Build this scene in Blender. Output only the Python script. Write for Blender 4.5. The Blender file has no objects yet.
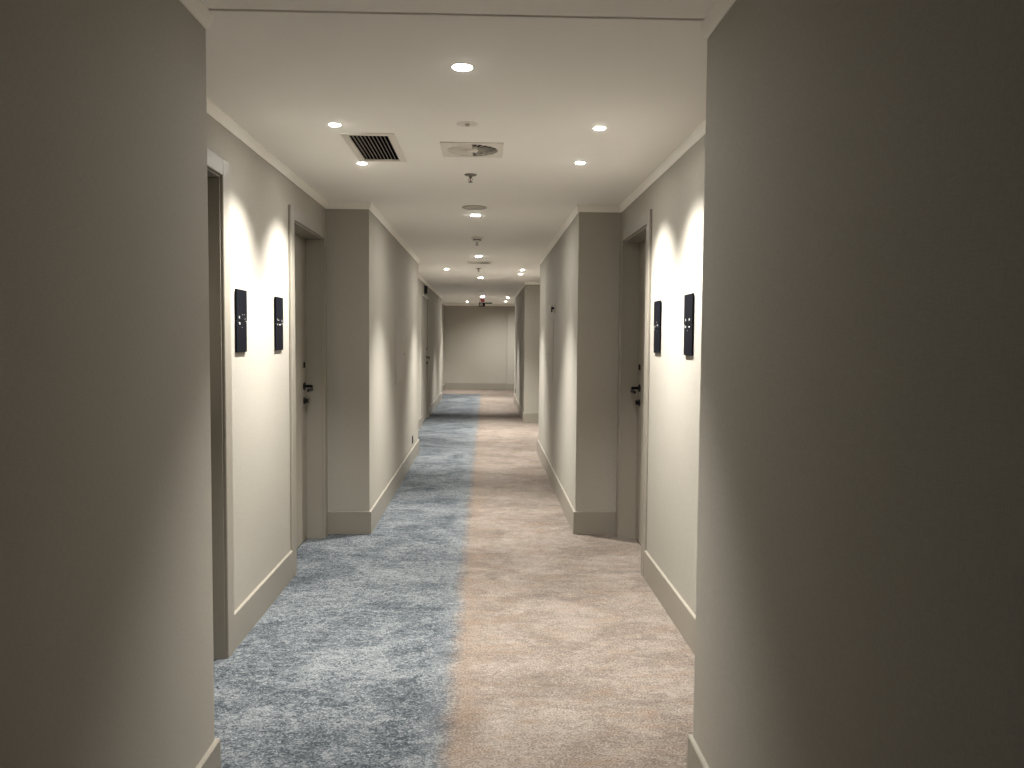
import bpy, bmesh, math, random
from mathutils import Vector, Matrix
random.seed(7)
PI = math.pi
scene = bpy.context.scene
COL = scene.collection

# ------------------------------------------------------------------ helpers
class MB:
    """collects shapes in one bmesh; build() links them as ONE mesh object"""
    def __init__(self):
        self.bm = bmesh.new()
    def box(self, x0, x1, y0, y1, z0, z1, bevel=0.0, seg=1):
        t = bmesh.new()
        vs = [t.verts.new((x, y, z)) for x in (x0, x1) for y in (y0, y1) for z in (z0, z1)]
        for f in ((0,1,3,2),(4,6,7,5),(0,4,5,1),(2,3,7,6),(0,2,6,4),(1,5,7,3)):
            t.faces.new([vs[i] for i in f])
        bmesh.ops.recalc_face_normals(t, faces=t.faces)
        if bevel > 0:
            bmesh.ops.bevel(t, geom=list(t.edges), offset=bevel, segments=seg, profile=.5, affect='EDGES', clamp_overlap=True)
        self._merge(t)
        return self
    def _merge(self, t, mat=None):
        if mat is not None:
            bmesh.ops.transform(t, matrix=mat, verts=t.verts)
        me = bpy.data.meshes.new('tmp'); t.to_mesh(me); t.free()
        self.bm.from_mesh(me); bpy.data.meshes.remove(me)
    def lathe(self, prof, n=32, mat=None, close=False):
        """prof: list of (radius, z); axis +Z"""
        t = bmesh.new(); rings = []
        for r, z in prof:
            if r < 1e-6:
                rings.append([t.verts.new((0, 0, z))])
            else:
                rings.append([t.verts.new((r*math.cos(2*PI*i/n), r*math.sin(2*PI*i/n), z)) for i in range(n)])
        for a, b in zip(rings, rings[1:]):
            for i in range(n):
                j = (i+1) % n
                if len(a) == 1 and len(b) == 1: continue
                if len(a) == 1: t.faces.new((a[0], b[j], b[i]))
                elif len(b) == 1: t.faces.new((a[i], a[j], b[0]))
                else: t.faces.new((a[i], a[j], b[j], b[i]))
        bmesh.ops.recalc_face_normals(t, faces=t.faces)
        for f in t.faces: f.smooth = True
        self._merge(t, mat)
        return self
    def poly(self, pts, thick_vec, mat=None):
        """extrude a planar polygon along a vector"""
        t = bmesh.new(); v = Vector(thick_vec)
        a = [t.verts.new(p) for p in pts]; b = [t.verts.new(Vector(p)+v) for p in pts]
        t.faces.new(a); t.faces.new(b[::-1])
        for i in range(len(a)):
            j = (i+1) % len(a); t.faces.new((a[i], b[i], b[j], a[j]))
        bmesh.ops.recalc_face_normals(t, faces=t.faces)
        self._merge(t, mat)
        return self
    def tube(self, pts, r, n=12):
        t = bmesh.new(); P = [Vector(p) for p in pts]; rings = []
        for i, p in enumerate(P):
            d = (P[min(i+1, len(P)-1)] - P[max(i-1, 0)]).normalized()
            up = Vector((0,0,1)) if abs(d.z) < .9 else Vector((1,0,0))
            s = d.cross(up).normalized(); u = s.cross(d).normalized()
            rings.append([t.verts.new(p + r*(math.cos(2*PI*k/n)*s + math.sin(2*PI*k/n)*u)) for k in range(n)])
        for a, b in zip(rings, rings[1:]):
            for k in range(n):
                j = (k+1) % n; t.faces.new((a[k], a[j], b[j], b[k]))
        t.faces.new(rings[0]); t.faces.new(rings[-1][::-1])
        bmesh.ops.recalc_face_normals(t, faces=t.faces)
        for f in t.faces: f.smooth = len(f.verts) == 4
        self._merge(t)
        return self
    def build(self, name, mat, parent=None, kind=None):
        me = bpy.data.meshes.new(name); self.bm.to_mesh(me); self.bm.free()
        o = bpy.data.objects.new(name, me); COL.objects.link(o)
        me.materials.append(mat)
        if parent is not None: o.parent = parent
        if kind: o['kind'] = kind
        return o

def empty(name, loc, label=None, cat=None, group=None, rz=0.0, kind=None):
    o = bpy.data.objects.new(name, None); COL.objects.link(o)
    o.location = loc; o.rotation_euler = (0, 0, rz); o.empty_display_size = .05
    if label: o['label'] = label
    if cat: o['category'] = cat
    if group: o['group'] = group
    if kind: o['kind'] = kind
    return o

def copy_tree(o, parent=None, loc=None, label=None, group=None):
    c = o.copy(); COL.objects.link(c)
    if parent is not None: c.parent = parent
    if loc is not None: c.location = loc
    if label: c['label'] = label
    if group: c['group'] = group
    for ch in list(o.children): copy_tree(ch, c)
    return c

# ------------------------------------------------------------------ materials
def newmat(name):
    m = bpy.data.materials.new(name); m.use_nodes = True
    nt = m.node_tree; b = nt.nodes['Principled BSDF']
    return m, nt, b
def N(nt, t, **kw):
    n = nt.nodes.new(t)
    for k, v in kw.items():
        if k in n.inputs: n.inputs[k].default_value = v
        else: setattr(n, k, v)
    return n
def mapped(nt, scale=(1,1,1), rot=(0,0,0)):
    tc = N(nt, 'ShaderNodeTexCoord'); mp = N(nt, 'ShaderNodeMapping')
    mp.inputs['Scale'].default_value = scale; mp.inputs['Rotation'].default_value = rot
    nt.links.new(tc.outputs['Object'], mp.inputs['Vector'])
    return mp.outputs['Vector']
def noise(nt, vec, scale, detail=4, rough=.55, dist=0.0):
    n = N(nt, 'ShaderNodeTexNoise'); n.inputs['Scale'].default_value = scale
    n.inputs['Detail'].default_value = detail; n.inputs['Roughness'].default_value = rough
    n.inputs['Distortion'].default_value = dist
    nt.links.new(vec, n.inputs['Vector']); return n.outputs['Fac']
def mth(nt, op, a, b=None, clamp=False):
    n = N(nt, 'ShaderNodeMath'); n.operation = op; n.use_clamp = clamp
    for i, v in enumerate((a, b)):
        if v is None: continue
        if isinstance(v, (int, float)): n.inputs[i].default_value = v
        else: nt.links.new(v, n.inputs[i])
    return n.outputs[0]
def ramp(nt, fac, stops):
    r = N(nt, 'ShaderNodeValToRGB'); e = r.color_ramp.elements
    while len(e) < len(stops): e.new(.5)
    for el, (p, c) in zip(e, stops):
        el.position = p; el.color = (*c, 1) if len(c) == 3 else c
    nt.links.new(fac, r.inputs['Fac']); return r.outputs['Color']
def mixc(nt, fac, a, b, mode='MIX'):
    n = N(nt, 'ShaderNodeMix'); n.data_type = 'RGBA'; n.blend_type = mode
    for s, v in ((n.inputs[0], fac), (n.inputs[6], a), (n.inputs[7], b)):
        if isinstance(v, (int, float)): s.default_value = v
        elif isinstance(v, tuple): s.default_value = (*v, 1)
        else: nt.links.new(v, s)
    return n.outputs[2]
def bump(nt, b, h, strength, dist):
    n = N(nt, 'ShaderNodeBump'); n.inputs['Strength'].default_value = strength; n.inputs['Distance'].default_value = dist
    nt.links.new(h, n.inputs['Height']); nt.links.new(n.outputs['Normal'], b.inputs['Normal'])

def plain(name, col, rough=.5, metal=0.0, spec=.5, var=.04, vscale=30):
    m, nt, b = newmat(name)
    v = noise(nt, mapped(nt), vscale, 3)
    c = mixc(nt, v, tuple(max(0, x*(1-var)) for x in col), tuple(min(1, x*(1+var)) for x in col))
    nt.links.new(c, b.inputs['Base Color'])
    b.inputs['Roughness'].default_value = rough; b.inputs['Metallic'].default_value = metal
    b.inputs['Specular IOR Level'].default_value = spec
    return m
def emissive(name, col, strength):
    m, nt, b = newmat(name)
    b.inputs['Base Color'].default_value = (.8,.8,.8,1)
    b.inputs['Emission Color'].default_value = (*col, 1); b.inputs['Emission Strength'].default_value = strength
    return m

def wallpaper():
    m, nt, b = newmat('linen_wallpaper')
    # woven linen: horizontal and vertical slubs
    h = noise(nt, mapped(nt, (60, 60, 420)), 1.0, 3, .6)
    v = noise(nt, mapped(nt, (420, 420, 60)), 1.0, 3, .6)
    w = mth(nt, 'MULTIPLY', mth(nt, 'ADD', h, v), .5)
    big = noise(nt, mapped(nt, (4, 4, 4)), 1.0, 3)
    c = ramp(nt, w, [(.3, (WALL[0]*.86, WALL[1]*.86, WALL[2]*.86)), (.7, (WALL[0]*1.1, WALL[1]*1.1, WALL[2]*1.1))])
    c = mixc(nt, mth(nt, 'MULTIPLY', big, .14), c, (WALL[0]*.85, WALL[1]*.85, WALL[2]*.85))
    nt.links.new(c, b.inputs['Base Color']); b.inputs['Roughness'].default_value = .75
    b.inputs['Specular IOR Level'].default_value = .25
    bump(nt, b, w, .35, .0015)
    return m

def carpet():
    m, nt, b = newmat('two_tone_carpet')
    tc = N(nt, 'ShaderNodeTexCoord'); sx = N(nt, 'ShaderNodeSeparateXYZ')
    nt.links.new(tc.outputs['Object'], sx.inputs['Vector']); X, Y = sx.outputs['X'], sx.outputs['Y']
    # distressed pattern: broad patches, broken scribbles and pile flecks
    patch = noise(nt, mapped(nt, (1.3, 1.7, 1)), 1.6, 4, .6, .8)
    streak = noise(nt, mapped(nt, (9, 15, 1)), 1.0, 5, .7, 1.2)
    fleck = noise(nt, mapped(nt, (56, 64, 1)), 1.0, 3, .7, 1.4)
    pile = noise(nt, mapped(nt, (125, 125, 125)), 1.0, 3, .75)
    val = mth(nt, 'ADD', mth(nt, 'MULTIPLY', patch, .30), mth(nt, 'MULTIPLY', streak, .30))
    val = mth(nt, 'ADD', val, mth(nt, 'MULTIPLY', mth(nt, 'ADD', mth(nt, 'MULTIPLY', mth(nt, 'SUBTRACT', fleck, .5), 1.6), .5), .40))
    blue = ramp(nt, val, [(.38, BLUE[0]), (.47, BLUE[1]), (.52, BLUE[2]), (.60, BLUE[3])])
    valt = mth(nt, 'ADD', mth(nt, 'MULTIPLY', patch, .34), mth(nt, 'ADD', mth(nt, 'MULTIPLY', streak, .30), mth(nt, 'MULTIPLY', fleck, .36)))
    tan = ramp(nt, valt, [(.38, TAN[0]), (.47, TAN[1]), (.53, TAN[2]), (.62, TAN[3])])
    # thin paler lines worn into the blue half
    wn = N(nt, 'ShaderNodeTexVoronoi'); wn.feature = 'DISTANCE_TO_EDGE'; wn.inputs['Scale'].default_value = 1.7
    dv = N(nt, 'ShaderNodeVectorMath'); dv.operation = 'ADD'
    dn = N(nt, 'ShaderNodeTexNoise'); dn.inputs['Scale'].default_value = 5; nt.links.new(tc.outputs['Object'], dn.inputs['Vector'])
    nt.links.new(tc.outputs['Object'], dv.inputs[0]); nt.links.new(dn.outputs['Color'], dv.inputs[1]); nt.links.new(dv.outputs[0], wn.inputs['Vector'])
    lf = mth(nt, 'SUBTRACT', 1.0, mth(nt, 'MULTIPLY', wn.outputs['Distance'], 45.0), True)
    lf = mth(nt, 'MULTIPLY', lf, mth(nt, 'MULTIPLY', mth(nt, 'SUBTRACT', streak, .42), 3.0, True))
    blue = mixc(nt, mth(nt, 'MULTIPLY', lf, .6), blue, BLUE[3])
    # rusty patches in the tan half
    rust = noise(nt, mapped(nt, (3, 8, 1)), 1.3, 6, .7, .5)
    rf = ramp(nt, rust, [(.50, (0,0,0)), (.66, (1,1,1))])
    tan = mixc(nt, mth(nt, 'MULTIPLY', rf, .6), tan, RUST)
    # soft wandering edge between the halves
    wob = mth(nt, 'MULTIPLY', mth(nt, 'SUBTRACT', noise(nt, mapped(nt, (2, 3, 1)), 1.5, 5, .65), .5), .11)
    ed = mth(nt, 'ADD', mth(nt, 'ADD', X, .137), wob)
    ed = mth(nt, 'ADD', ed, mth(nt, 'MULTIPLY', mth(nt, 'SUBTRACT', fleck, .5), .09))
    fac = mth(nt, 'DIVIDE', mth(nt, 'ADD', ed, .040), .080, True)
    # washed rim on the blue side and rusty rim on the tan side
    rim = mth(nt, 'SUBTRACT', 1.0, mth(nt, 'ABSOLUTE', mth(nt, 'DIVIDE', mth(nt, 'ADD', ed, .06), .09)), True)
    blue = mixc(nt, mth(nt, 'MULTIPLY', rim, .22), blue, BLUE[3])
    rim2 = mth(nt, 'SUBTRACT', 1.0, mth(nt, 'ABSOLUTE', mth(nt, 'DIVIDE', mth(nt, 'SUBTRACT', ed, .06), .09)), True)
    tan = mixc(nt, mth(nt, 'MULTIPLY', rim2, .25), tan, RUST)
    # the carpet turns all tan in the cross corridor at the far end
    endf = mth(nt, 'DIVIDE', mth(nt, 'SUBTRACT', Y, 21.05), .15, True)
    fac = mth(nt, 'MAXIMUM', fac, endf)
    c = mixc(nt, fac, blue, tan)
    pf = ramp(nt, pile, [(.32, (.50,.50,.50)), (.68, (1.42,1.42,1.42))])
    c = mixc(nt, 1.0, c, pf, 'MULTIPLY')
    nt.links.new(c, b.inputs['Base Color']); b.inputs['Roughness'].default_value = .95
    b.inputs['Specular IOR Level'].default_value = .1
    hh = mth(nt, 'ADD', mth(nt, 'MULTIPLY', pile, .6), mth(nt, 'MULTIPLY', fleck, .5))
    bump(nt, b, hh, .8, .006)
    return m

WALL = (.362, .339, .292)
BLUE = [(.030,.036,.043), (.066,.075,.083), (.118,.129,.137), (.190,.200,.205)]
TAN = [(.105,.086,.071), (.155,.129,.108), (.198,.168,.143), (.26,.224,.194)]
RUST = (.180,.128,.093)
M = {}
M['wall'] = wallpaper()
M['carpet'] = carpet()
M['ceiling'] = plain('ceiling_paint', (.92,.895,.85), .9, spec=.2, var=.015, vscale=3)
M['cornice'] = plain('cornice_paint', (.82,.79,.73), .7, spec=.3, var=.015)
M['trim'] = plain('taupe_trim_paint', (.255,.232,.192), .42, var=.02)
M['door'] = plain('taupe_door_paint', (.235,.212,.172), .5, var=.025, vscale=12)
M['black'] = plain('black_metal', (.007,.007,.008), .4, spec=.2)
M['blackmatte'] = plain('dark_void', (.006,.006,.007), .95, spec=.1)
M['sign'] = plain('black_sign_panel', (.0035,.0042,.0070), .55, spec=.06, var=.1, vscale=60)
M['letter'] = plain('white_lettering', (.34,.34,.33), .6)
M['white'] = plain('white_plastic', (.74,.70,.63), .4)
M['greyplate'] = plain('grey_plate', (.46,.43,.37), .5)
M['slat'] = plain('dark_slat', (.10,.10,.10), .45)
M['slatlight'] = plain('grey_slat', (.30,.29,.27), .5)
M['steel'] = plain('sprinkler_steel', (.22,.20,.17), .35, metal=.8)
M['chrome'] = plain('chrome', (.75,.73,.68), .18, metal=1)
M['red'] = plain('red_plastic', (.16,.006,.014), .4)
M['green'] = plain('green_sign', (.03,.10,.05), .4)
M['wallpaint'] = plain('panel_paint', tuple(c*.93 for c in WALL), .6, spec=.3)
LCOL = (1.0, .972, .925)
M['lens'] = emissive('lamp_lens', (1.0,.972,.925), 900.0)
M['lens_first'] = emissive('first_lamp_lens', (1.0,.972,.925), 380.0)
M['lens_dim'] = emissive('small_lamp_lens', (1.0,.972,.925), 380.0)

# ------------------------------------------------------------------ the plan (metres)
H = 2.41
XNL, XNR = -.850, .672          # near walls
XAL, XAR = -1.160, .975         # alcove walls
XML, XMR = -.850, .665          # middle walls
XFL = -1.055                    # far left wall
XGL = -1.20                     # left wall of the end lobby
XFR = .655                      # far right wall
Y0, YA, YB, YC, YD, YEL, YER, YF = -3.6, 2.54, 5.965, 10.25, 13.98, 19.3, 18.9, 23.28
BH, BT = .167, .014
DOOR_H = 2.145

# floor
MB().box(-1.5, 1.3, Y0, YF+.2, -.06, 0).build('floor', M['carpet'], kind='structure')

# ceiling, pierced for the grille, the diffusers and the expansion gap
def slab_with_holes(x0, x1, y0, y1, z0, z1, holes):
    xs = sorted({x0, x1, *[h[0] for h in holes], *[h[1] for h in holes]})
    ys = sorted({y0, y1, *[h[2] for h in holes], *[h[3] for h in holes]})
    mb = MB(); bm = mb.bm; V = {}
    def v(i, j, z):
        k = (i, j, z)
        if k not in V: V[k] = bm.verts.new((xs[i], ys[j], z))
        return V[k]
    def solid(i, j):
        if not (0 <= i < len(xs)-1 and 0 <= j < len(ys)-1): return False
        cx, cy = (xs[i]+xs[i+1])/2, (ys[j]+ys[j+1])/2
        return not any(h[0] < cx < h[1] and h[2] < cy < h[3] for h in holes)
    for i in range(len(xs)-1):
        for j in range(len(ys)-1):
            if not solid(i, j): continue
            bm.faces.new((v(i,j,z0), v(i,j+1,z0), v(i+1,j+1,z0), v(i+1,j,z0)))
            bm.faces.new((v(i,j,z1), v(i+1,j,z1), v(i+1,j+1,z1), v(i,j+1,z1)))
            if not solid(i-1, j): bm.faces.new((v(i,j,z0), v(i,j,z1), v(i,j+1,z1), v(i,j+1,z0)))
            if not solid(i+1, j): bm.faces.new((v(i+1,j,z0), v(i+1,j+1,z0), v(i+1,j+1,z1), v(i+1,j,z1)))
            if not solid(i, j-1): bm.faces.new((v(i,j,z0), v(i+1,j,z0), v(i+1,j,z1), v(i,j,z1)))
            if not solid(i, j+1): bm.faces.new((v(i,j+1,z0), v(i,j+1,z1), v(i+1,j+1,z1), v(i+1,j+1,z0)))
    return mb
VENT = (-.668, -.478, 3.99, 4.535)
DIFF = [(-.079, 4.268), (-.092, 10.54)]
holes = [VENT, (XNL+.004, XNR-.004, 2.508, 2.524)] + [(cx-.135, cx+.135, cy-.135, cy+.135) for cx, cy in DIFF] + [(-.108-.032, -.108+.032, 16.85-.032, 16.85+.032)]
slab_with_holes(-1.5, 1.3, Y0, YF+.2, H, H+.03, holes).build('ceiling', M['ceiling'], kind='structure')
MB().box(-1.5, 1.3, Y0, YF+.2, H+.16, H+.2).build('ceiling_void', M['blackmatte'], kind='structure')
MB().box(XNL-.05, XNR+.05, 2.49, 2.54, H+.0305, H+.04).build('ceiling_gap_backing', M['trim'], kind='structure')

# walls
def wall(name, x0, x1, y0, y1, openings=()):
    mb = MB(); y = y0
    for a, b, h in sorted(openings):
        mb.box(x0, x1, y, a, 0, H); mb.box(x0, x1, a, b, h, H); y = b
    mb.box(x0, x1, y, y1, 0, H)
    bmesh.ops.remove_doubles(mb.bm, verts=mb.bm.verts, dist=1e-5)
    return mb.build(name, M['wall'], kind='structure')
TH = 1.40
D_NEAR, D_FAR = (2.755, 3.63, DOOR_H), (4.930, 5.835, DOOR_H)
D_LONG = (13.40, 14.78, DOOR_H)
wall('wall_near_left', -TH, XNL, Y0, YA)
wall('wall_alcove_left', -TH, XAL, YA, YB, [D_NEAR, D_FAR])
wall('wall_middle_left', -TH, XML, YB, YC)
wall('wall_far_left', -TH, XFL, YC, YEL, [D_LONG])
wall('wall_lobby_left', -TH, XGL, YEL, YF)
TR = 1.2
wall('wall_near_right', XNR, TR, Y0, YA)
wall('wall_alcove_right', XAR, TR, YA, YB, [D_FAR])
wall('wall_middle_right', XMR, TR, YB, YC)
wall('wall_recess_right', XAR, TR, YC, YD)
wall('wall_far_right', XFR, TR, YD, YER)
wall('wall_lobby_right', XAR, TR, YER, YF)
MB().box(-TH, TR, YF, YF+.18, 0, H).build('wall_end', M['wall'], kind='structure')
MB().box(.595, XAR, YF-.15, YF, 0, H).build('wall_pier', M['wall'], kind='structure')
MB().box(-TH, TR, Y0-.15, Y0, 0, H).build('wall_back', M['wall'], kind='structure')

# baseboards: strips with a chamfered top, one object per wall
def strip(mb, p, q, nrm, h=BH, t=BT):
    """baseboard from p to q (xy), standing off the wall along nrm"""
    p, q, n = Vector((*p, 0)), Vector((*q, 0)), Vector((*nrm, 0))
    prof = [(0, 0), (t, 0), (t, h-.004), (t-.004, h), (0, h)]
    pts = [p + n*a + Vector((0, 0, z)) for a, z in prof]
    mb.poly(pts, q-p)
def baseboard(name, segs):
    mb = MB()
    for s in segs: strip(mb, *s)
    mb.build(name, M['trim'], kind='structure')
AW = .080  # architrave width
L, R, F, K = (1,0), (-1,0), (0,-1), (0,1)   # facing right, facing left, facing the camera, facing away
baseboard('baseboard_near_left', [((XNL, Y0), (XNL, YA+BT), L), ((XAL+BT, YA), (XNL, YA), K)])
baseboard('baseboard_alcove_left', [((XAL, YA), (XAL, D_NEAR[0]-AW), L), ((XAL, D_NEAR[1]+AW), (XAL, D_FAR[0]-AW), L)])
baseboard('baseboard_middle_left', [((XAL, YB), (XML+BT, YB), F), ((XML, YB), (XML, YC+BT), L), ((XFL, YC), (XML, YC), K)])
baseboard('baseboard_far_left', [((XFL, YC), (XFL, D_LONG[0]-.03), L), ((XFL, D_LONG[1]+.03), (XFL, YEL), L)])
baseboard('baseboard_lobby_left', [((XGL, YEL), (XGL, YF), L)])
baseboard('baseboard_near_right', [((XNR, Y0), (XNR, YA+BT), R), ((XAR, YA), (XNR, YA), K)])
baseboard('baseboard_alcove_right', [((XAR, YA), (XAR, D_FAR[0]-AW), R)])
baseboard('baseboard_middle_right', [((XAR, YB), (XMR-BT, YB), F), ((XMR, YB), (XMR, YC+BT), R), ((XAR, YC), (XMR, YC), K)])
baseboard('baseboard_recess_right', [((XAR, YC), (XAR, YD), R), ((XAR, YD), (XFR-BT, YD), F)])
baseboard('baseboard_far_right', [((XFR, YD), (XFR, YER+BT), R), ((XAR, YER), (XFR, YER), K)])
baseboard('baseboard_lobby_right', [((XAR, YER), (XAR, YF-.15), R)])
baseboard('baseboard_end', [((XGL, YF), (.595, YF), F), ((.595, YF), (.595, YF-.15), R), ((.595-BT, YF-.15), (XAR, YF-.15), F)])
baseboard('baseboard_back', [((XNL, Y0), (XNR, Y0), K)])

# cornice: a slim moulded strip swept with mitres along each side
def sweep(name, pts, side):
    prof = [(0, 0), (.004, 0), (.007, .006), (.013, .022), (.018, .042), (.018, .05), (0, .05)]
    z0 = H-.05; mb = MB(); bm = mb.bm; rings = []
    P = [Vector(p) for p in pts]
    for i, p in enumerate(P):
        ns = []
        if i > 0: d = (P[i]-P[i-1]).normalized(); ns.append(Vector((-d.y, d.x))*side)
        if i < len(P)-1: d = (P[i+1]-P[i]).normalized(); ns.append(Vector((-d.y, d.x))*side)
        n = ns[0] if len(ns) == 1 else (ns[0]+ns[1])/(1+ns[0].dot(ns[1]))
        rings.append([bm.verts.new((p.x+n.x*a, p.y+n.y*a, z0+z)) for a, z in prof])
    k = len(prof)
    for a, b in zip(rings, rings[1:]):
        for i in range(k):
            j = (i+1) % k; bm.faces.new((a[i], a[j], b[j], b[i]))
    bm.faces.new(rings[0]); bm.faces.new(rings[-1][::-1])
    bmesh.ops.recalc_face_normals(bm, faces=bm.faces)
    mb.build(name, M['cornice'], kind='structure')
sweep('trim_1', [(XNL,Y0),(XNL,YA),(XAL,YA),(XAL,YB),(XML,YB),(XML,YC),(XFL,YC),(XFL,YEL),(XGL,YEL),(XGL,YF)], -1)
sweep('trim_2', [(XNR,Y0),(XNR,YA),(XAR,YA),(XAR,YB),(XMR,YB),(XMR,YC),(XAR,YC),(XAR,YD),(XFR,YD),(XFR,YER),(XAR,YER),(XAR,YF-.15)], 1)
sweep('trim_3', [(XGL,YF),(.595,YF),(.595,YF-.15),(XAR,YF-.15)], -1)

# ------------------------------------------------------------------ doors
def mirror_x(o):
    for c in o.children: pass
def door(n, xw, s, y0, y1, depth, label, aw=AW, t=.016, handle_y=None, furniture=True, paint=None):
    """door in a wall plane x = xw; s = +1 when the room lies toward +x. The root sits at the opening's foot."""
    r = empty('door_%d' % n, (xw, y0, 0), label, 'door', kind='structure')
    w = y1-y0
    def bx(mb, d0, d1, a, b, z0, z1, bev=0.0):   # d: distance into the wall
        xa, xb = sorted((-s*d0, -s*d1)); return mb.box(xa, xb, a, b, z0, z1, bev)
    # lining of the opening and architrave around it, with a shadow gap to the wallpaper
    fr = MB()
    bx(fr, -.002, depth+.05, .0005, .018, 0, DOOR_H-.0005); bx(fr, -.002, depth+.05, w-.018, w-.0005, 0, DOOR_H-.0005)
    bx(fr, -.002, depth+.05, .018, w-.018, DOOR_H-.018, DOOR_H-.0005)
    fr.build('door_lining', M['trim'], r)
    ar = MB()
    bx(ar, -t, -.0005, -aw, .010, 0, DOOR_H+aw*.82, .003); bx(ar, -t, -.0005, w-.010, w+aw, 0, DOOR_H+aw*.82, .003)
    bx(ar, -t, -.0005, .0105, w-.0105, DOOR_H-.010, DOOR_H+aw*.82, .003)
    ar.build('architrave', M['trim'], r)
    leaf = bx(MB(), depth, depth+.042, .021, w-.021, .008, DOOR_H-.021, .002).build('door_leaf', paint or M['door'], r)
    if furniture:
        hy = (w-.10) if handle_y is None else handle_y
        dirn = -1
        rot = Matrix.Rotation(s*PI/2, 4, 'Y')
        def disc(z, rad, th, name, par, mat=M['black']):
            mat4 = Matrix.Translation((-s*depth, hy, z)) @ rot
            return MB().lathe([(0, .0005), (rad, .0005), (rad, th*.7), (rad*.85, th), (0, th)], 24, mat4).build(name, mat, par)
        h = empty('door_handle', (0, 0, 0)); h.parent = r
        disc(1.097, .027, .011, 'rosette', h)
        x0 = -s*(depth-.008); x1 = -s*(depth-.056)
        MB().tube([(x0, hy, 1.097), (x1+(-s)*0, hy, 1.097), (x1, hy+dirn*.012, 1.097)], .0105).build('spindle', M['black'], h)
        MB().box(min(x1-.008, x1+.008), max(x1-.008, x1+.008), hy-.125, hy+.012, 1.064, 1.086, .006, 2).build('lever', M['black'], h)
        k = disc(.995, .024, .011, 'key_escutcheon', r)
        MB().box(*sorted((-s*(depth-.011), -s*(depth-.030))), hy-.005, hy+.005, .980, 1.010, .002).build('thumb_turn', M['black'], k)
        MB().box(*sorted((-s*(depth-.0005), -s*(depth-.012))), hy-.010, hy+.010, 1.225, 1.265, .003).build('card_reader', M['black'], r)
    return r
door(1, XAL, 1, D_NEAR[0], D_NEAR[1], .112, 'taupe door in the left alcove, nearest the camera, mostly hidden by the near wall')
door(2, XAL, 1, D_FAR[0], D_FAR[1], .112, 'taupe door with black lever handle at far end of left alcove, beside the second sign')
door(3, XAR, -1, D_FAR[0], D_FAR[1], .112, 'taupe door with black lever handle at far end of right alcove, beyond the signs')
door(4, XFL, 1, D_LONG[0], D_LONG[1], .018, 'taupe flush door with black lever handle far down the corridor on the left', aw=.03, t=.006, paint=M['wallpaint'])

# ------------------------------------------------------------------ room number signs
def room_sign(x, s, y, marks, label):
    r = empty('room_sign', (x, y, 1.512), label, 'sign', 'black room signs beside the alcove doors')
    def bx(d0, d1, a, b, z0, z1, bev=0.0):
        xa, xb = sorted((s*d0, s*d1)); return MB().box(xa, xb, a, b, z0, z1, bev)
    bx(.0005, .004, -.070, .070, -.132, .132).build('back_plate', M['slat'], r)
    mb = MB()
    for (xa, xb, a, b, z0, z1) in ((.004, .012, -.080, .080, .001, .1465), (.004, .0105, -.080, .080, -.1465, -.001)):
        xa, xb = sorted((s*xa, s*xb)); mb.box(xa, xb, a, b, z0, z1, .0015)
    mb.build('front_panel', M['sign'], r)
    for (a, z, wd, ht) in marks:
        wd, ht = wd*.7, ht*.62
        d = .012 if z > 0 else .0105
        xa, xb = sorted((s*(d+.0001), s*(d+.0012)))
        MB().box(xa, xb, a-wd/2, a+wd/2, z-ht/2, z+ht/2, .0004).build('character', M['letter'], r)
    return r
# strokes of the small white characters: (along the wall, up, width, height)
mk1 = [(-.045,.016,.024,.017), (-.035,-.012,.030,.017), (.005,.030,.008,.008), (.035,.030,.008,.008), (.045,.010,.006,.012), (.002,-.030,.010,.005)]
mk2 = [(-.050,.022,.010,.018), (-.030,.018,.010,.010), (.045,.016,.018,.016), (-.045,-.006,.022,.010), (.005,-.006,.040,.010), (.055,.004,.010,.008)]
mk3 = [(.045,.004,.012,.014), (.052,-.012,.014,.008), (-.030,.008,.026,.014), (-.005,.026,.006,.012), (.010,-.024,.010,.006)]
mk4 = [(.040,.024,.016,.020), (-.030,.024,.022,.020), (.048,-.010,.024,.014), (-.025,-.010,.026,.014), (.010,-.028,.012,.006)]
room_sign(XAL, 1, 3.888, mk1, 'black room sign on left alcove wall, nearer the camera')
room_sign(XAL, 1, 4.590, mk2, 'black room sign on left alcove wall, nearer the door with the handle')
room_sign(XAR, -1, 4.612, mk3, 'black room sign on right alcove wall, nearer the door with the handle')
room_sign(XAR, -1, 3.893, mk4, 'black room sign on right alcove wall, nearer the camera')

# ------------------------------------------------------------------ downlights
def make_downlight(rad, lens):
    r = empty('downlight', (0, 0, H), 'x', 'ceiling light')
    MB().lathe([(rad*.84, -.0005), (rad*.86, -.0022), (rad*.96, -.0022), (rad, -.0012), (rad, 0)], 40).build('trim_ring', M['white'], r)
    MB().lathe([(0, -.0040), (rad*.40, -.0038), (rad*.74, -.0034), (rad*.83, -.0024), (rad*.84, -.0008)], 32).build('lens', lens, r)
    return r
def lamp_data(name, power, cone, blend, rad):
    L = bpy.data.lights.new(name, 'SPOT'); L.energy = power; L.color = LCOL
    L.spot_size = math.radians(cone); L.spot_blend = blend; L.shadow_soft_size = rad
    return L
BIG = lamp_data('corridor_spot', 500, 92, 1.0, .03)
END = lamp_data('end_spot', 190, 120, 1.0, .02)
SMALL = lamp_data('alcove_spot', 225, 88, 1.0, .018)
protoB, protoS, protoF = make_downlight(.041, M['lens']), make_downlight(.029, M['lens_dim']), make_downlight(.041, M['lens_first'])
FIRST = lamp_data('first_corridor_spot', 290, 86, 1.0, .03)
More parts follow.
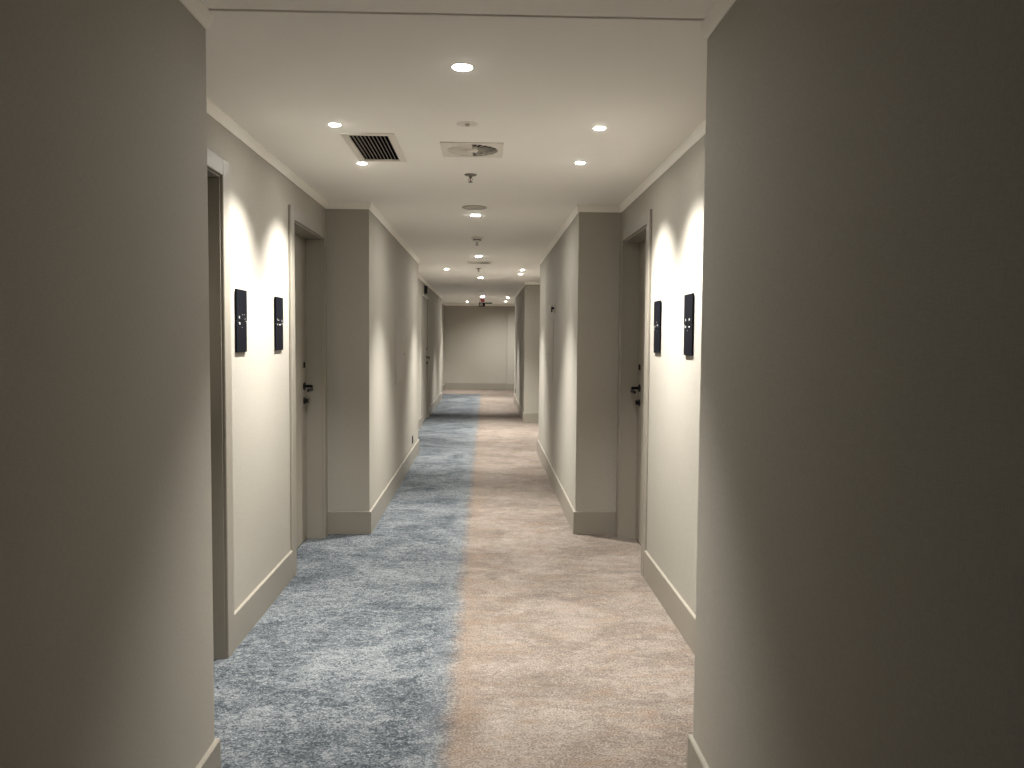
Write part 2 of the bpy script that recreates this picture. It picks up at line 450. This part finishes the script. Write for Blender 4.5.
for p_, d_ in ((protoB, BIG), (protoS, SMALL), (protoF, FIRST)):
    l_ = bpy.data.objects.new('lamp', d_); COL.objects.link(l_); l_.parent = p_; l_.location = (0, 0, -.012)
used = set()
TILT = 15
def downlight(x, y, small, label, group, on=True):
    p = protoF if small == 'first' else protoS if small else protoB
    if small in used: r = copy_tree(p, None, (x, y, H), label, group)
    else:
        used.add(small); r = p; r.location = (x, y, H); r['label'] = label; r['group'] = group
    if small is True:                                  # the small spots are aimed at the wall beside them
        for c in r.children:
            if c.type == 'LIGHT' and y > 19 and x > 0: c.data = END
            if c.type == 'LIGHT': c.rotation_euler = (0, math.radians(TILT) * (-1 if x > -.09 else 1), 0) if (y < 19 or x < 0) else (math.radians(26), 0, 0)
    return r
cx = -.092
g = 'downlights along the middle of the corridor ceiling'
for y, t in ((2.99, 'round white downlight on the ceiling nearest the camera, largest in view'),
             (6.51, 'second round downlight along the corridor middle, just beyond the flat round ceiling plate'),
             (9.72, 'third round downlight along the corridor middle, just before the far swirl diffuser'),
             (13.12, 'fourth round downlight along the corridor middle, beyond the far swirl diffuser'),
             (19.04, 'farthest round downlight in the middle row, just before the red alarm sounder')):
    downlight(cx - .006*(y > 9), y, 'first' if y < 4 else False, t, g)
g = 'small downlights washing the alcove walls'
for x, y, t in ((-.698, 3.817, 'small downlight above left alcove wall, left of the ventilation grille'),
                (-.699, 4.640, 'small downlight above left alcove wall, at far corner of the ventilation grille'),
                (.514, 3.803, 'small downlight above right alcove wall, nearer the camera'),
                (.510, 4.545, 'small downlight above right alcove wall, farther from the camera')):
    downlight(x, y, True, t, g)
g = 'small downlights far down the corridor'
for x, y, t in ((-.566, 11.58, 'small downlight near far left wall, between the middle corridor and the flush door'),
                (.503, 11.58, 'small downlight by the right recess past the middle wall, the nearer of two'),
                (.507, 12.33, 'small downlight by the right recess past the middle wall, the farther of two'),
                (-.512, 21.75, 'small downlight on the left of the ceiling just before the end wall'),
                (.500, 19.39, 'small downlight at right of the corridor end, the nearer of two'),
                (.508, 21.54, 'small downlight at right of the corridor end, the farther of two')):
    downlight(x, y, True, t, g)

# a deep-set fitting with a dark baffle: its lamp sits up inside the ceiling
r = empty('downlight', (-.108, 16.85, H), 'deep-set downlight with a dark rim in the middle row, just before the farthest bright one', 'ceiling light')
MB().lathe([(.030, .0), (.031, -.004), (.052, -.0035), (.054, -.001), (.054, 0)], 36).build('trim_ring', M['black'], r)
MB().lathe([(.031, -.001), (.031, .085), (0, .085)], 32).build('baffle', M['blackmatte'], r)
MB().lathe([(0, .055), (.020, .058), (.029, .066)], 28).build('lens', M['lens'], r)
l_ = bpy.data.objects.new('lamp', lamp_data('deep_spot', 420, 80, 1.0, .02)); COL.objects.link(l_); l_.parent = r; l_.location = (0, 0, -.006)

# ------------------------------------------------------------------ ventilation grille
vx, vy = (VENT[0]+VENT[1])/2, (VENT[2]+VENT[3])/2
hx, hy = (VENT[1]-VENT[0])/2, (VENT[3]-VENT[2])/2
r = empty('ventilation_grille', (vx, vy, H), 'white framed rectangular air grille with dark slats, left side of the alcove ceiling', 'vent')
mb = MB(); fw = .034
for a in ((-hx-fw, hx+fw, -hy-fw, -hy), (-hx-fw, hx+fw, hy, hy+fw), (-hx-fw, -hx, -hy, hy), (hx, hx+fw, -hy, hy)):
    mb.box(*a, -.007, -.0005, .002)
mb.build('frame', M['white'], r)
n = 10
for i in range(n):
    x = -hx + (i+.5)*2*hx/n
    pts = [(x+.0045, -hy, -.002), (x+.0083, -hy, -.002), (x-.0035, -hy, .022), (x-.0070, -hy, .022)]
    MB().poly(pts, (0, 2*hy, 0)).build('slat', M['slatlight'], r)
mb = MB()
for a in ((-hx, -hx+.002, -hy, hy), (hx-.002, hx, -hy, hy), (-hx, hx, -hy, -hy+.002), (-hx, hx, hy-.002, hy)):
    mb.box(*a, .0005, .15)
mb.build('duct', M['blackmatte'], r)

# ------------------------------------------------------------------ swirl diffusers
def make_diffuser():
    r = empty('swirl_diffuser', (0, 0, H), 'x', 'vent', 'square swirl air diffusers in the ceiling')
    S, Rr, Ri = .158, .132, .032
    # square plate with a round opening
    mb = MB(); bm = mb.bm; n = 64; zt, zb = -.0005, -.006
    def sq(a):
        c, s = math.cos(a), math.sin(a); k = S/max(abs(c), abs(s)); return c*k, s*k
    rings = []
    for f, z in ((lambda a: sq(a), zt), (lambda a: sq(a), zb), (lambda a: (Rr*math.cos(a), Rr*math.sin(a)), zb), (lambda a: (Rr*math.cos(a), Rr*math.sin(a)), .02)):
        rings.append([bm.verts.new((*f(2*PI*i/n + PI/4), z)) for i in range(n)])
    for a, b in zip(rings, rings[1:]):
        for i in range(n):
            j = (i+1) % n; bm.faces.new((a[i], a[j], b[j], b[i]))
    bmesh.ops.recalc_face_normals(bm, faces=bm.faces)
    mb.build('face_plate', M['white'], r)
    MB().lathe([(0, -.010), (Ri*.9, -.009), (Ri, -.004), (Ri, .012)], 32).build('hub', M['white'], r)
    nv = 24
    def wedge(a, r0, w0, r1, w1, z0, z1, name, mat, tilt=0.0):
        c, s_ = math.cos(a), math.sin(a)
        def p(rad, off, z): return (c*rad - s_*off, s_*rad + c*off, z)
        bl = MB(); bm = bl.bm
        q = [bm.verts.new(v) for v in (p(r0,-w0,z0), p(r1,-w1,z0), p(r1,w1,z0+tilt), p(r0,w0,z0+tilt),
                                       p(r0,-w0,z1), p(r1,-w1,z1), p(r1,w1,z1+tilt), p(r0,w0,z1+tilt))]
        for f in ((0,1,2,3),(7,6,5,4),(0,4,5,1),(1,5,6,2),(2,6,7,3),(3,7,4,0)): bm.faces.new([q[k] for k in f])
        bmesh.ops.recalc_face_normals(bm, faces=bm.faces)
        return bl.build(name, mat, r)
    for i in range(nv):
        a = 2*PI*i/nv
        wedge(a, Ri*.95, .0011, Rr*.999, .0017, -.0055, -.0025, 'rib', M['white'])
        am = a + PI/nv
        k = abs((am + PI) % (2*PI) - PI)           # 0 on the right, pi on the left
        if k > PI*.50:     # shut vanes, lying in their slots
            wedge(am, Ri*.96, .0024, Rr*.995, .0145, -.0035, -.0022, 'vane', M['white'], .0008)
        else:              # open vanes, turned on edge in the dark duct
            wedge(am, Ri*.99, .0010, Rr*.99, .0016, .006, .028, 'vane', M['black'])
    MB().lathe([(Rr+.001, .0), (Rr+.001, .10), (0, .10)], 32).build('duct', M['blackmatte'], r)
    return r
d0 = make_diffuser(); d0.location = (*DIFF[0], H)
d0['label'] = 'square white swirl diffuser in the ceiling beside the rectangular grille, its right half dark'
copy_tree(d0, None, (*DIFF[1], H), 'square swirl diffuser farther down the corridor ceiling, behind the third middle downlight')

# ------------------------------------------------------------------ sprinklers, detectors, plates
def make_sprinkler():
    r = empty('sprinkler', (0, 0, H), 'x', 'sprinkler', 'ceiling sprinklers along the corridor')
    MB().lathe([(.010, 0), (.037, 0), (.037, -.003), (.030, -.007), (.014, -.010), (.010, -.010)], 28).build('rosette', M['steel'], r)
    MB().lathe([(0, -.004), (.009, -.004), (.009, -.018), (.006, -.022), (0, -.022)], 16).build('nozzle', M['steel'], r)
    f = MB()
    for s in (-1, 1): f.tube([(s*.007, 0, -.018), (s*.012, 0, -.028), (s*.008, 0, -.038), (0, 0, -.044)], .0018, 8)
    f.build('frame_arms', M['steel'], r)
    MB().lathe([(0, -.020), (.0025, -.021), (.0025, -.040), (0, -.041)], 12).build('glass_bulb', M['red'], r)
    mb = MB().lathe([(0, -.043), (.005, -.043), (.014, -.0455), (.014, -.047), (0, -.0465)], 24)
    mb.build('deflector', M['steel'], r)
    return r
s0 = make_sprinkler(); s0.location = (-.100, 4.915, H)
s0['label'] = 'small dark pendent sprinkler on the ceiling just behind the near swirl diffuser'
copy_tree(s0, None, (-.100, 8.20, H), 'small dark pendent sprinkler just behind the white smoke detector')
copy_tree(s0, None, (-.112, 11.40, H), 'small pendent sprinkler just behind the far swirl diffuser')

r = empty('ceiling_sensor', (-.092, 3.771, H), 'faint flush white disc on the ceiling between first downlight and swirl diffuser', 'detector')
MB().lathe([(.0, -.0008), (.018, -.001), (.046, -.0015), (.050, -.0005), (.050, 0)], 40).build('disc', M['white'], r)
MB().lathe([(0, -.010), (.008, -.009), (.012, -.004), (.013, -.001)], 24).build('sensor', M['greyplate'], r)

r = empty('ceiling_speaker', (-.094, 6.12, H), 'flat round grey plate on the ceiling just before the second middle downlight', 'speaker')
MB().lathe([(.080, 0), (.092, -.001), (.093, -.006), (.084, -.010), (.074, -.010)], 48).build('rim', M['greyplate'], r)
mb = MB().lathe([(0, -.0085), (.074, -.0085), (.076, -.0095), (.080, -.0095)], 48)
mb.build('grille', M['greyplate'], r)

r = empty('smoke_detector', (-.096, 7.91, H), 'small white smoke detector on the ceiling before the third middle downlight', 'detector')
MB().lathe([(0, 0), (.054, 0), (.054, -.012), (.050, -.016), (.046, -.017), (0, -.017)], 40).build('base', M['white'], r)
MB().lathe([(.036, -.017), (.038, -.024), (.038, -.036), (.030, -.044), (0, -.048)], 40).build('chamber', M['white'], r)
mb = MB()
for i in range(12):
    a = 2*PI*i/12
    mb.box(-.006, .006, .0372, .0392, -.034, -.024)
    bmesh.ops.rotate(mb.bm, cent=(0,0,0), matrix=Matrix.Rotation(2*PI/12, 3, 'Z'), verts=mb.bm.verts)
mb.build('air_slots', M['black'], r)

# red sounder and hanging sign at the far end
r = empty('ceiling_alarm', (-.100, 19.60, H), 'red alarm sounder under the ceiling near the corridor end', 'alarm')
MB().lathe([(0, 0), (.055, 0), (.055, -.022), (.046, -.028), (0, -.028)], 32).build('base', M['white'], r)
MB().lathe([(.044, -.028), (.050, -.034), (.050, -.078), (.044, -.092), (.030, -.104), (0, -.108)], 32).build('red_body', M['red'], r)
r = empty('exit_sign', (-.115, 20.35, H), 'small dark framed hanging sign below the red sounder near the corridor end', 'sign')
for x in (-.060, .055): MB().tube([(x, 0, 0), (x, 0, -.085)], .004, 8).build('hanger', M['black'], r)
mb = MB()
for a in ((-.078,.078,-.18,-.163), (-.078,.078,-.097,-.083), (-.078,-.060,-.163,-.097), (.020,.078,-.163,-.097)):
    mb.box(a[0], a[1], -.016, .016, a[2], a[3], .002)
mb.build('housing', M['black'], r)
MB().box(-.060, .020, -.006, .006, -.163, -.097).build('panel', M['greyplate'], r)
MB().box(.079, .250, -.05, .05, -.112, -.080, .004).build('side_arm', M['green'], r)

# black box over the far left door
r = empty('door_alarm', (XFL, 13.95, 2.255), 'small black box fixed to the wall above the far left flush door', 'alarm')
MB().box(.0005, .012, -.055, .055, -.075, .075, .003).build('base', M['black'], r)
MB().box(.012, .052, -.045, .045, -.066, .066, .008, 2).build('cover', M['black'], r)
MB().lathe([(0, 0), (.016, 0), (.015, .004), (0, .006)], 20, Matrix.Translation((.052, 0, .02)) @ Matrix.Rotation(PI/2, 4, 'Y')).build('lens', M['slat'], r)

# ------------------------------------------------------------------ wall access panels
def access_panel(x, s, y, w, z0, z1, label):
    r = empty('access_panel', (x, y, (z0+z1)/2), label, 'panel', 'flush access panels in the corridor walls')
    h = (z1-z0)/2
    def bx(mb, d0, d1, a, b, c, d, bev=0.0):
        xa, xb = sorted((s*d0, s*d1)); return mb.box(xa, xb, a, b, c, d, bev)
    fr = MB(); e = .012
    bx(fr, .0003, .004, -w/2, -w/2+e, -h, h); bx(fr, .0003, .004, w/2-e, w/2, -h, h)
    bx(fr, .0003, .004, -w/2+e, w/2-e, -h, -h+e); bx(fr, .0003, .004, -w/2+e, w/2-e, h-e, h)
    fr.build('frame', M['wallpaint'], r)
    p = bx(MB(), .0003, .0055, -w/2+e+.003, w/2-e-.003, -h+e+.003, h-e-.003, .001).build('flap', M['wallpaint'], r)
    mt = Matrix.Translation((s*.0055, w/2-.06, -.04)) @ Matrix.Rotation(s*PI/2, 4, 'Y')
    MB().lathe([(0, 0), (.011, 0), (.010, .003), (0, .0035)], 16, mt).build('lock', M['slat'], p)
access_panel(XML, 1, 8.09, .84, 1.0, 1.625, 'flush rectangular access panel in the left middle wall')
access_panel(XMR, -1, 8.40, .62, 1.0, 1.635, 'flush rectangular access panel in the right middle wall')
access_panel(XFR, -1, 15.75, .62, 1.0, 1.63, 'flush access panel in the far right wall, beyond the recess')

# small round fitting above the right access panel
r = empty('wall_sensor', (XMR, 8.0, 1.74), 'small round fitting with bright cap on right middle wall, above the access panel', 'sensor')
rotm = Matrix.Rotation(-PI/2, 4, 'Y')
MB().lathe([(0, .0005), (.050, .0005), (.050, .004), (.046, .006), (0, .006)], 36, rotm).build('back_disc', M['wallpaint'], r)
MB().lathe([(0, .006), (.012, .006), (.012, .022), (0, .024)], 20, rotm).build('stem', M['black'], r)
MB().box(-.036, -.022, -.014, .014, .012, .036, .004, 2).build('cap', M['chrome'], r)
MB().box(-.034, -.022, -.012, .012, -.040, .012, .003).build('clip', M['black'], r)

# ------------------------------------------------------------------ low wall sockets
def socket(x, s, y, z, label):
    r = empty('wall_socket', (x, y, z), label, 'socket', 'black low wall sockets')
    xa, xb = sorted((s*.0005, s*.009))
    MB().box(xa, xb, -.042, .042, -.042, .042, .003, 2).build('plate', M['black'], r)
    mt = Matrix.Translation((s*.009, 0, 0)) @ Matrix.Rotation(s*PI/2, 4, 'Y')
    MB().lathe([(.024, 0), (.026, .0015), (.022, .0015), (.020, .0003), (0, .0003)], 24, mt).build('insert', M['slat'], r)
socket(XML, 1, 9.44, .265, 'black wall socket low on the left middle wall, just above the baseboard')
socket(XFR, -1, 18.0, .29, 'black wall socket low on the far right wall, near its end corner')

# ------------------------------------------------------------------ world, camera, colour management
w = bpy.data.worlds.new('World'); scene.world = w; w.use_nodes = True
w.node_tree.nodes['Background'].inputs['Color'].default_value = (0, 0, 0, 1)
w.node_tree.nodes['Background'].inputs['Strength'].default_value = 0

f, pitch, yaw, roll, hc = 816.825, -.0554, .0317, .0079, 1.4391
cp, sp, cy, sy = math.cos(pitch), math.sin(pitch), math.cos(yaw), math.sin(yaw)
fwd = Vector((sy*cp, cy*cp, sp)); rt = Vector((cy, -sy, 0)); up = rt.cross(fwd)
rt2 = rt*math.cos(roll) + up*math.sin(roll); up2 = up*math.cos(roll) - rt*math.sin(roll)
cam = bpy.data.cameras.new('camera'); co = bpy.data.objects.new('camera', cam); COL.objects.link(co)
cam.sensor_fit = 'HORIZONTAL'; cam.sensor_width = 36; cam.lens = f/1024*36; cam.clip_start = .02; cam.clip_end = 100
co.matrix_world = Matrix(((rt2.x, up2.x, -fwd.x, 0), (rt2.y, up2.y, -fwd.y, 0), (rt2.z, up2.z, -fwd.z, hc), (0,0,0,1)))
scene.camera = co
vs = scene.view_settings
vs.view_transform = 'Standard'; vs.look = 'None'; vs.gamma = 1; vs.use_curve_mapping = False; vs.exposure = 0.27
scene.cycles.max_bounces = 16; scene.cycles.diffuse_bounces = 12
scene.cycles.use_denoising = True
